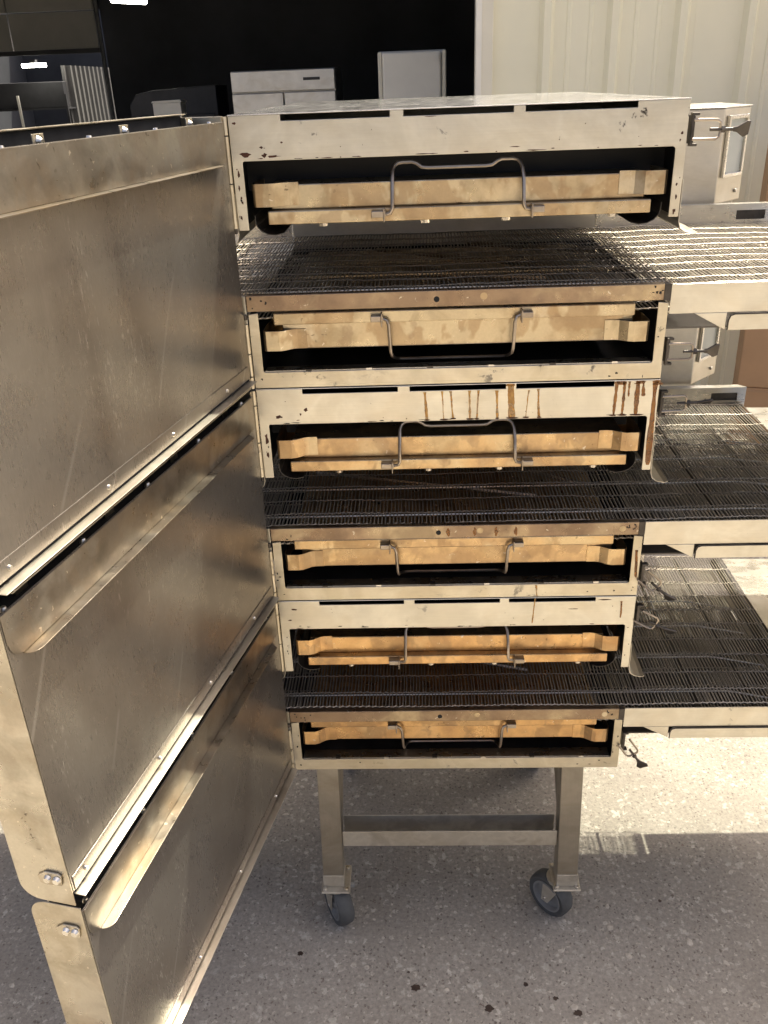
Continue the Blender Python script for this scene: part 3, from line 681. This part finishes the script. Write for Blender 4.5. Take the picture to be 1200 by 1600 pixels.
def build_latch(parent, dz, ang, wingrot):
    # draw latch on the right front edge: base, wire loop, threaded rod, wing nut
    lt = MB().box(0.7035, 0.7075, -0.004, 0.020, -0.020, 0.020)
    lt.cyl((0.7065, -0.001, -0.019), (0, 0, 1), 0.0032, 0.038, 8)
    lt.box(0.7035, 0.715, -0.004, 0.006, 0.0195, 0.0235); lt.box(0.7035, 0.715, -0.004, 0.006, -0.0235, -0.0195)
    b = lt.build('latch', 'iron', parent, 0.0008)
    b.location = (0, 0, Z(dz))
    ca, sa = math.cos(ang), math.sin(ang)
    def rot(x, y, z):
        dx = x - 0.7065; return (0.7065 + dx * ca + z * sa, y, -dx * sa + z * ca)
    loop = [(0.7065, -0.004, 0.0135), (0.742, -0.004, 0.0135), (0.747, -0.004, 0.010), (0.748, -0.004, 0.0), (0.747, -0.004, -0.010), (0.742, -0.004, -0.0135), (0.7065, -0.004, -0.0135)]
    MB().tube([rot(*p) for p in loop], 0.0022, 8).build('loop', 'wire', b, smooth=True)
    rd = MB().tube([rot(0.732, -0.004, 0.0), rot(0.772, -0.004, 0.0)], 0.0026, 8)
    rd.tube([rot(0.748, -0.004, 0.0), rot(0.754, -0.004, 0.0)], 0.0052, 6)
    rd.build('threaded_rod', 'iron', b)
    wg = [(0.766, 0.003), (0.772, 0.004), (0.785, 0.0125), (0.7905, 0.0120), (0.7905, -0.0075), (0.783, -0.0115), (0.772, -0.004), (0.766, -0.003)]
    wm = MB().prism(wg, -0.0062, -0.0018)
    wm.xf(lambda x, y, z: rot(x, -0.004 + (y + 0.004) * math.cos(wingrot) - z * math.sin(wingrot), (y + 0.004) * math.sin(wingrot) + z * math.cos(wingrot)))
    wm.build('wing_nut', 'iron', b, 0.001, smooth=True)

# door: built in its own frame (s along door, w out of its inner face, z up), then hinged open
DANG = R(12.0)
def build_door(parent, ang):
    u = Vector((-math.sin(ang), -math.cos(ang))); n = Vector((math.cos(ang), -math.sin(ang)))
    O = Vector((-0.004, -0.004))
    def T(s, w_, z): q = O + u * s + n * w_; return (q.x, q.y, z)
    def bx(s0, s1, w0, w1, z0, z1, mb=None):
        return (mb or MB()).box(s0, s1, w0, w1, z0, z1)
    DW = 0.075; DL = 0.720
    sh = MB()
    sh.box(0.004, DL - 0.030, -DW, -DW + 0.002, 0.001, H + 0.004)                       # outer skin
    sh.box(0.004, DL - 0.030, -DW + 0.0021, -DW + 0.014, H + 0.0025, H + 0.004)         # its top return
    sh.box(0.004, 0.006, -DW + 0.0021, -0.002, 0.001, H - 0.001)                        # hinge end
    sh.box(0.004, DL - 0.030, -DW + 0.0021, -0.002, 0.002, 0.004)
    shell = sh.xf(T).build('door', 'door_edge', parent, 0.0006)
    # free end plate with rounded outer corners
    rr = 0.026
    ep = [(-0.0005, 0.001), (-0.0005, H - 0.002)] + [(x, z) for x, z in arc(-DW + rr, H - 0.002 - rr, rr, 90, 180)] + [(x, z) for x, z in arc(-DW + rr, 0.001 + rr, rr, 180, 270)]
    MB().prism(ep, DL - 0.002, DL, 'x').xf(T).build('end_plate', 'door_edge', shell, 0.0007)
    MB().box(0.007, DL - 0.0025, -0.0018, 0.0, 0.0235, H - 0.0085).xf(T).build('inner_panel', 'door', shell, 0.0004)
    # top angle: vertical leg and sunlit lip
    al = [(0.012, H - 0.009), (DL - 0.004, H - 0.009), (DL - 0.004, H - 0.045)] + [(s, z) for s, z in arc(DL - 0.026, H - 0.0455, 0.021, 0, -90)] + [(0.012, H - 0.0665)]
    MB().prism(al, 0.0003, 0.0016, 'y').xf(T).build('top_angle', 'angle', shell, 0.0003)
    lip = [(0.040, 0.0003), (DL - 0.024, 0.0003)] + [(s, w_) for s, w_ in arc(DL - 0.040, 0.0003, 0.0157, 0, 90, 6)][1:] + [(0.055, 0.0160)]
    MB().prism(lip, H - 0.0685, H - 0.0672, 'z').xf(T).build('lip', 'lip', shell, 0.0003)
    # bottom hem
    hm = MB().box(0.010, DL - 0.004, -0.0015, 0.0143, 0.0180, 0.0192)
    hm.xf(T).build('bottom_hem', 'box', shell, 0.0003)
    MB().box(0.012, DL - 0.006, 0.0003, 0.0012, 0.024, 0.046).xf(T).build('hem_strip', 'door', shell, 0.0003)
    # insulation seen in the open top, tabs with oval holes, screws
    MB().box(0.0065, DL - 0.030, -DW + 0.0025, -0.0022, 0.006, H - 0.030).xf(T).build('insulation', 'insul', shell)
    MB().box(0.0065, DL - 0.032, -DW + 0.0025, -DW + 0.006, H - 0.0298, H + 0.0015).xf(T).build('channel_dark_sheet', 'insul', shell)  # black sheet added to keep the open top channel dark
    MB().box(0.0063, 0.0085, -DW + 0.007, -0.0025, H - 0.0298, H - 0.002).xf(T).build('end_cap', 'frame', shell)
    for s in (0.055, 0.25, 0.44, 0.635):
        tb = MB().box(s - 0.011, s + 0.011, -0.034, -0.0325, H - 0.0295, H - 0.001).xf(T).build('tab', 'frame', shell, 0.0005)
    for s in (0.055, 0.25, 0.44, 0.635):
        q = MB(); q.cyl((s, -0.0322, H - 0.009), (0, 1, 0), 0.0062, 0.0045, 12, 0.003); q.xf(T).build('tab_screw', 'bright', shell, smooth=True)
    for s in (0.045, 0.217, 0.381, 0.545, 0.70):
        q = MB().cyl((s, -0.006, H - 0.0125), (0, 0, 1), 0.0048, 0.0058, 10, 0.0028); q.xf(T).build('edge_screw', 'bright', shell, smooth=True)
    for s in (0.110, 0.305, 0.486, 0.688):
        q = MB().cyl((s, 0.0, 0.034), (0, 1, 0), 0.0036, 0.004, 10, 0.0026); q.xf(T).build('panel_rivet', 'bright', shell, smooth=True)
    # strike plates on the end plate, two screws each
    for zc in (0.046, H - 0.046):
        st = MB().prism([(-0.008, zc + 0.008), (-0.012, zc + 0.0115), (-0.030, zc + 0.0115), (-0.042, zc + 0.003), (-0.040, zc - 0.009), (-0.034, zc - 0.011), (-0.010, zc - 0.009)], DL + 0.0002, DL + 0.003, 'x')
        sp = st.xf(T).build('strike_plate', 'door_edge', shell, 0.0008)
        for wv in (-0.027, -0.0145):
            MB().cyl((DL + 0.003, wv, zc + 0.001), (1, 0, 0), 0.0058, 0.004, 12, 0.0042).xf(T).build('strike_screw', 'bright', shell, smooth=True)
    return shell

TOPS = (1.871, 1.4343, 0.9977)
LABELS = ('top steel conveyor oven of the stack, clean hood front with a few rust marks',
          'middle steel conveyor oven, brown drips running down its hood front',
          'bottom steel conveyor oven resting on the wheeled stand, orange finger trays')
oven0 = build_oven()
ovens = [oven0, copy_tree(oven0), copy_tree(oven0)]
LATCH = (((0.044, 0.02, 0.25), (0.388, 0.0, 0.2)), ((0.044, -0.03, 1.0), (0.388, 0.75, 0.8)), ((0.044, 0.52, 0.7), (0.362, 0.98, 0.3)))
TR = ('tray_a', 'tray_b', 'tray_c')
for i, o in enumerate(ovens):
    o.location = (0, 0, TOPS[i] - H)
    tag(o, LABELS[i], 'oven', 'conveyor ovens in the stack')
    if i:
        for ch in o.children:
            if ch.name.startswith('finger_tray'):
                for q in [ch] + [c for c in ch.children if c.name.startswith(('flange', 'end_ear'))]:
                    q.data = q.data.copy(); q.data.materials[0] = M[TR[i]]
    if i == 2:      # the lowest oven shows no panel box and only a low rail at the back of its right table
        for ch in [c for c in o.children if c.name.startswith('control_box')]:
            for q in list(ch.children): bpy.data.objects.remove(q)
            bpy.data.objects.remove(ch)
        cvx = [c for c in o.children if c.name.startswith('conveyor')][0]
        for q in [c for c in cvx.children if c.name.startswith(('back_rail', 'slot_light_stop'))]: bpy.data.objects.remove(q)
    for l in LATCH[i]: build_latch(o, *l)
    build_door(o, DANG + (0.0, 0.004, -0.003)[i])

# drips on the middle oven, rust marks on the others
def kid(o, name): return [c for c in o.children if c.name.split('.')[0] == name][0]
def drip(par, x, w_, d0, d1, mat, blot=True, seed=0):
    q = random.Random(seed); n = 22; L = []; Rr = []; c = x; ww = w_ * q.uniform(0.7, 1.0); drift = q.uniform(-0.0002, 0.0002)
    for k in range(n + 1):
        t = k / n; c += drift + q.uniform(-0.00022, 0.00022); ww = max(w_ * 0.3, min(w_ * 1.35, ww + w_ * q.uniform(-0.16, 0.16)))
        e = ww * (0.55 if k == n else 1.0) * (1.5 - 5 * t if t < 0.1 else 1.0)
        L.append((c - e / 2, Z(d0 + (d1 - d0) * t))); Rr.append((c + e / 2, Z(d0 + (d1 - d0) * t)))
    MB().prism(L + Rr[::-1], -0.0005, -0.0001).build('drip_stain', mat, par)
    if blot:
        wb = w_ * q.uniform(0.6, 1.5) + 0.001
        pts = [(c + wb * math.cos(6.283 * k / 11) * q.uniform(0.7, 1.3), Z(d1 - 0.0003) + 0.0014 * math.sin(6.283 * k / 11)) for k in range(11)]
        MB().prism(pts, -0.0009, -0.0006).build('drip_blot', 'rust', par)
f1 = kid(ovens[1], 'hood_fascia')
for k, (x, w_, d0, d1, mt, bl) in enumerate(((0.295, 0.0034, 0.013, 0.0645, 'drip', 1), (0.325, 0.0036, 0.012, 0.0645, 'drip', 1), (0.340, 0.003, 0.012, 0.063, 'drip', 1), (0.373, 0.004, 0.012, 0.0645, 'drip', 1), (0.389, 0.004, 0.012, 0.0645, 'drip', 1),
        (0.420, 0.0032, 0.013, 0.0645, 'drip', 1), (0.4445, 0.0095, 0.003, 0.0645, 'drip', 1), (0.476, 0.003, 0.014, 0.0640, 'drip', 1), (0.492, 0.0036, 0.012, 0.0645, 'drip', 1),
        (0.627, 0.0055, 0.003, 0.0640, 'drip2', 1), (0.640, 0.0050, 0.003, 0.0640, 'drip2', 1), (0.648, 0.003, 0.003, 0.03, 'drip2', 0), (0.663, 0.0065, 0.003, 0.0640, 'drip2', 1), (0.672, 0.005, 0.003, 0.030, 'drip2', 0), (0.6335, 0.0165, 0.002, 0.0085, 'drip2', 0), (0.667, 0.015, 0.002, 0.0075, 'drip2', 0), (0.4445, 0.016, 0.001, 0.006, 'drip', 0), (0.694, 0.013, 0.001, 0.010, 'drip2', 0), (0.6925, 0.0085, 0.003, 0.160, 'drip2', 0))):
    drip(f1, x, w_ * (1.25 if w_ < 0.009 else 1.0), d0, d1, mt, bl, k)
f2 = kid(ovens[2], 'hood_fascia')
drip(f2, 0.505, 0.003, 0.003, 0.060, 'drip', False, 31); drip(f2, 0.672, 0.0035, 0.012, 0.05, 'drip2', False, 33)
lf1 = kid(ovens[1], 'lower_frame'); drip(lf1, 0.505, 0.003, 0.409, 0.433, 'drip', False, 35); drip(lf1, 0.6905, 0.004, 0.335, 0.395, 'drip2', False, 36)
b2 = kid(ovens[1], 'crossbar')
for k, (x, d0, d1) in enumerate(((0.335, 0.276, 0.298), (0.385, 0.277, 0.297), (0.425, 0.276, 0.299), (0.462, 0.276, 0.299))):
    q = random.Random(k); pts = [(x + 0.0035 * math.cos(6.283 * j / 10) * q.uniform(0.5, 1.3), Z((d0 + d1) / 2) + (d1 - d0) * 0.45 * math.sin(6.283 * j / 10) * q.uniform(0.7, 1.1)) for j in range(10)]
    MB().prism(pts, -0.0047, -0.0041).build('drip_stain', 'drip2', b2)
def mark(par, x, d, sx, sz, seed, mat='rust', y=-0.0004):
    q = random.Random(seed); pts = [(x + sx * math.cos(6.283 * j / 11) * q.uniform(0.45, 1.2), Z(d) + sz * math.sin(6.283 * j / 11) * q.uniform(0.45, 1.2)) for j in range(11)]
    MB().prism(pts, y, y + 0.0003).build('rust_mark', mat, par)
f0 = kid(ovens[0], 'hood_fascia')
for k, (x, d, sx, sz) in enumerate(((0.022, 0.0565, 0.009, 0.004), (0.052, 0.0585, 0.005, 0.0035), (0.066, 0.0605, 0.011, 0.002), (0.048, 0.047, 0.003, 0.002), (0.080, 0.041, 0.003, 0.0015), (0.009, 0.012, 0.003, 0.002), (0.0085, 0.085, 0.002, 0.006), (0.007, 0.105, 0.002, 0.005), (0.010, 0.127, 0.0025, 0.003), (0.006, 0.150, 0.002, 0.004), (0.692, 0.048, 0.002, 0.003), (0.690, 0.058, 0.0016, 0.002), (0.693, 0.140, 0.002, 0.004), (0.692, 0.160, 0.003, 0.003), (0.30, 0.0645, 0.020, 0.0008), (0.47, 0.0648, 0.016, 0.001), (0.15, 0.0650, 0.012, 0.0007), (0.31, 0.012, 0.01, 0.0006), (0.545, 0.030, 0.001, 0.001))):
    mark(f0, x, d, sx, sz, k)
for k, (x, d, sx, sz) in enumerate(((0.010, 0.095, 0.004, 0.014), (0.010, 0.125, 0.0028, 0.007), (0.035, 0.052, 0.008, 0.004), (0.085, 0.040, 0.005, 0.004), (0.075, 0.048, 0.002, 0.003), (0.20, 0.0645, 0.012, 0.0008))): mark(f1, x, d, sx, sz, 40 + k)
for k, (x, d, sx, sz) in enumerate(((0.03, 0.02, 0.008, 0.002), (0.02, 0.045, 0.004, 0.002), (0.64, 0.008, 0.012, 0.0015), (0.58, 0.028, 0.010, 0.0007))): mark(f2, x, d, sx, sz, 60 + k)
for i, o in enumerate(ovens):
    lf = kid(o, 'lower_frame'); bar = kid(o, 'crossbar')
    for k in range(9):
        q = random.Random(100 + i * 20 + k)
        mark(lf, q.choice([q.uniform(0.003, 0.014), q.uniform(0.687, 0.697), q.uniform(0.01, 0.15)]) if k < 6 else q.uniform(0.6, 0.697), q.uniform(0.33, 0.40) if k < 4 else q.uniform(0.412, 0.433), q.uniform(0.001, 0.003), q.uniform(0.001, 0.003), 200 + k + i * 31, 'black')
        # keep marks on the uprights or the bottom rail only
    for ch in [c for c in lf.children if c.name.startswith('rust_mark')]:
        v = ch.data.vertices[0].co
        if v.z > Z(0.405) and 0.018 < v.x < 0.682: bpy.data.objects.remove(ch)
    for k in range(10):
        q = random.Random(300 + i * 20 + k)
        mark(bar, q.choice([q.uniform(0.006, 0.05), q.uniform(0.665, 0.688)]), q.uniform(0.277, 0.297), q.uniform(0.0012, 0.003), q.uniform(0.001, 0.0035), 400 + k + i * 31, 'black', -0.0044)

for i, o in enumerate(ovens):
    fo = kid(o, 'hood_fascia'); q = random.Random(900 + i)
    for k in range(26):
        c = q.random()
        if c < 0.45: mark(fo, q.uniform(0.03, 0.67), 0.0648 - q.random() ** 3 * 0.006, q.uniform(0.001, 0.010), q.uniform(0.0005, 0.0011), 1000 + k + i * 50, q.choice(['rust', 'black']))
        elif c < 0.8: mark(fo, q.choice([q.uniform(0.003, 0.0135), q.uniform(0.6875, 0.697)]), q.uniform(0.07, 0.167), q.uniform(0.0007, 0.0018), q.uniform(0.0008, 0.003), 1000 + k + i * 50, q.choice(['rust', 'black']))
        else: mark(fo, q.uniform(0.02, 0.68), q.uniform(0.018, 0.06), q.uniform(0.0005, 0.0012), q.uniform(0.0005, 0.0012), 1000 + k + i * 50, 'rust')

# ------------------------------------------------------------------ stand
ZB = TOPS[2] - H
st = empty('oven_stand', (0.35, 0.33, 0)); tag(st, 'steel oven stand with four caster wheels and a low front channel', 'stand')
def sp(mb, name, mat, par=None, bv=0.001, smooth=False):
    mb.xf(lambda x, y, z: (x - 0.35, y - 0.33, z)); return mb.build(name, mat, par or st, bv, smooth)
def leg(xt, xb, y0, y1, z0, z1, w_):
    vs = []
    for x, z in ((xb, z0), (xt, z1)):
        vs += [(x, y0, z), (x + w_, y0, z), (x + w_, y1, z), (x, y1, z)]
    return MB().add(vs, [(0, 3, 2, 1), (4, 5, 6, 7), (0, 1, 5, 4), (1, 2, 6, 5), (2, 3, 7, 6), (3, 0, 4, 7)])
for xt, xb in ((0.037, 0.028), (0.591, 0.601)):
    for y0 in (0.060, 0.560):
        l = leg(xt, xb, y0, y0 + 0.050, 0.131, ZB - 0.001, 0.050); sp(l, 'leg', 'stand', None, 0.002)
        s2 = leg(xb - 0.0008, xb - 0.0008, y0 - 0.0015, y0 + 0.0515, 0.1275, 0.165, 0.0516); sp(s2, 'leg_socket', 'zinc', None, 0.001)
# triangular gussets running back from the front legs
for x in (0.0805, 0.5985):
    sp(MB().prism([(0.112, ZB - 0.002), (0.33, ZB - 0.002), (0.112, 0.33)], x, x + 0.003, 'x'), 'gusset', 'stand')
ch = MB(); x0, x1 = 0.0835, 0.5945
ch.box(x0, x1, 0.066, 0.068, 0.258, 0.305); ch.box(x0, x1, 0.0675, 0.113, 0.2585, 0.2605); ch.box(x0, x1, 0.1125, 0.115, 0.258, 0.310)
sp(ch, 'front_channel', 'zinc')
ch = MB(); ch.box(x0, x1, 0.590, 0.593, 0.276, 0.322); sp(ch, 'rear_channel', 'stand')
for xx in (0.04, 0.61): sp(MB().box(xx, xx + 0.03, 0.1115, 0.559, ZB - 0.032, ZB - 0.002), 'side_rail', 'stand')
def caster(cx, cy, wx, wy, yaw, px0, px1, py0):
    pl = MB().box(px0, px1, py0, py0 + 0.085, 0.1225, 0.1270)
    p_ = sp(pl, 'caster_plate', 'zinc', None, 0.003)
    for bx_ in (px0 + 0.009, px1 - 0.009):
        for by in (py0 + 0.010, py0 + 0.075): sp(MB().cyl((bx_, by, 0.1268), (0, 0, 1), 0.0058, 0.006, 6), 'plate_bolt', 'bright', p_)
    ax = Vector((math.cos(yaw), math.sin(yaw), 0)); r = 0.059
    prof = [(0.042, -0.018), (r - 0.006, -0.020), (r - 0.001, -0.014), (r, 0.0), (r - 0.001, 0.014), (r - 0.006, 0.020), (0.042, 0.018)]
    wh = sp(MB().lathe((wx, wy, r), ax, prof, 36), 'wheel', 'rubber', None, 0, True)
    hub = MB().lathe((wx, wy, r), ax, [(0.006, -0.019), (0.012, -0.019), (0.015, -0.009), (0.034, -0.009), (0.038, -0.0192), (0.0425, -0.0192), (0.0425, 0.0192), (0.038, 0.0192), (0.034, 0.009), (0.015, 0.009), (0.012, 0.019), (0.006, 0.019)], 32)
    sp(hub, 'hub', 'hub', wh, 0, True)
    fk = MB()
    side = Vector((-ax.y, ax.x, 0)); top = Vector((cx, cy, 0.120))
    for sg in (-1, 1):
        a = ax * (0.0235 * sg); c0 = Vector((wx, wy, r)) + a
        t0 = Vector((cx, cy, 0.112)) + a
        vs = [c0 + side * 0.010 - Vector((0, 0, 0.010)), c0 - side * 0.010 - Vector((0, 0, 0.010)), t0 - side * 0.026, t0 + side * 0.026]
        vs2 = [v + ax * 0.0028 * sg for v in vs]
        fk.add(vs + vs2, [(0, 1, 2, 3), (7, 6, 5, 4), (0, 4, 5, 1), (1, 5, 6, 2), (2, 6, 7, 3), (3, 7, 4, 0)])
    t0 = Vector((cx, cy, 0.112))
    fk.cyl(t0 - Vector((0, 0, 0.001)), (0, 0, 1), 0.030, 0.009, 20)
    sp(fk, 'fork', 'zinc', p_, 0.0008)
    ab = MB(); ab.tube([Vector((wx, wy, r)) - ax * 0.028, Vector((wx, wy, r)) + ax * 0.028], 0.0045, 8)
    sp(ab, 'axle', 'bright', p_)
    bk = MB(); q = t0 + ax * 0.020; e = q + side * 0.0 + ax * 0.014 - Vector((0, 0, 0.02))
    bk.tube([q, e, e + ax * 0.010 - Vector((0, 0, 0.006))], 0.007, 8); sp(bk, 'brake_pedal', 'hub', p_, 0, True)
caster(0.058, 0.078, 0.060, 0.074, R(28), 0.0225, 0.0935, 0.041)
caster(0.612, 0.096, 0.596, 0.098, R(42), 0.5915, 0.6585, 0.046)
caster(0.058, 0.60, 0.058, 0.63, R(10), 0.0225, 0.0935, 0.553)
caster(0.625, 0.60, 0.625, 0.63, R(-10), 0.5915, 0.6585, 0.553)
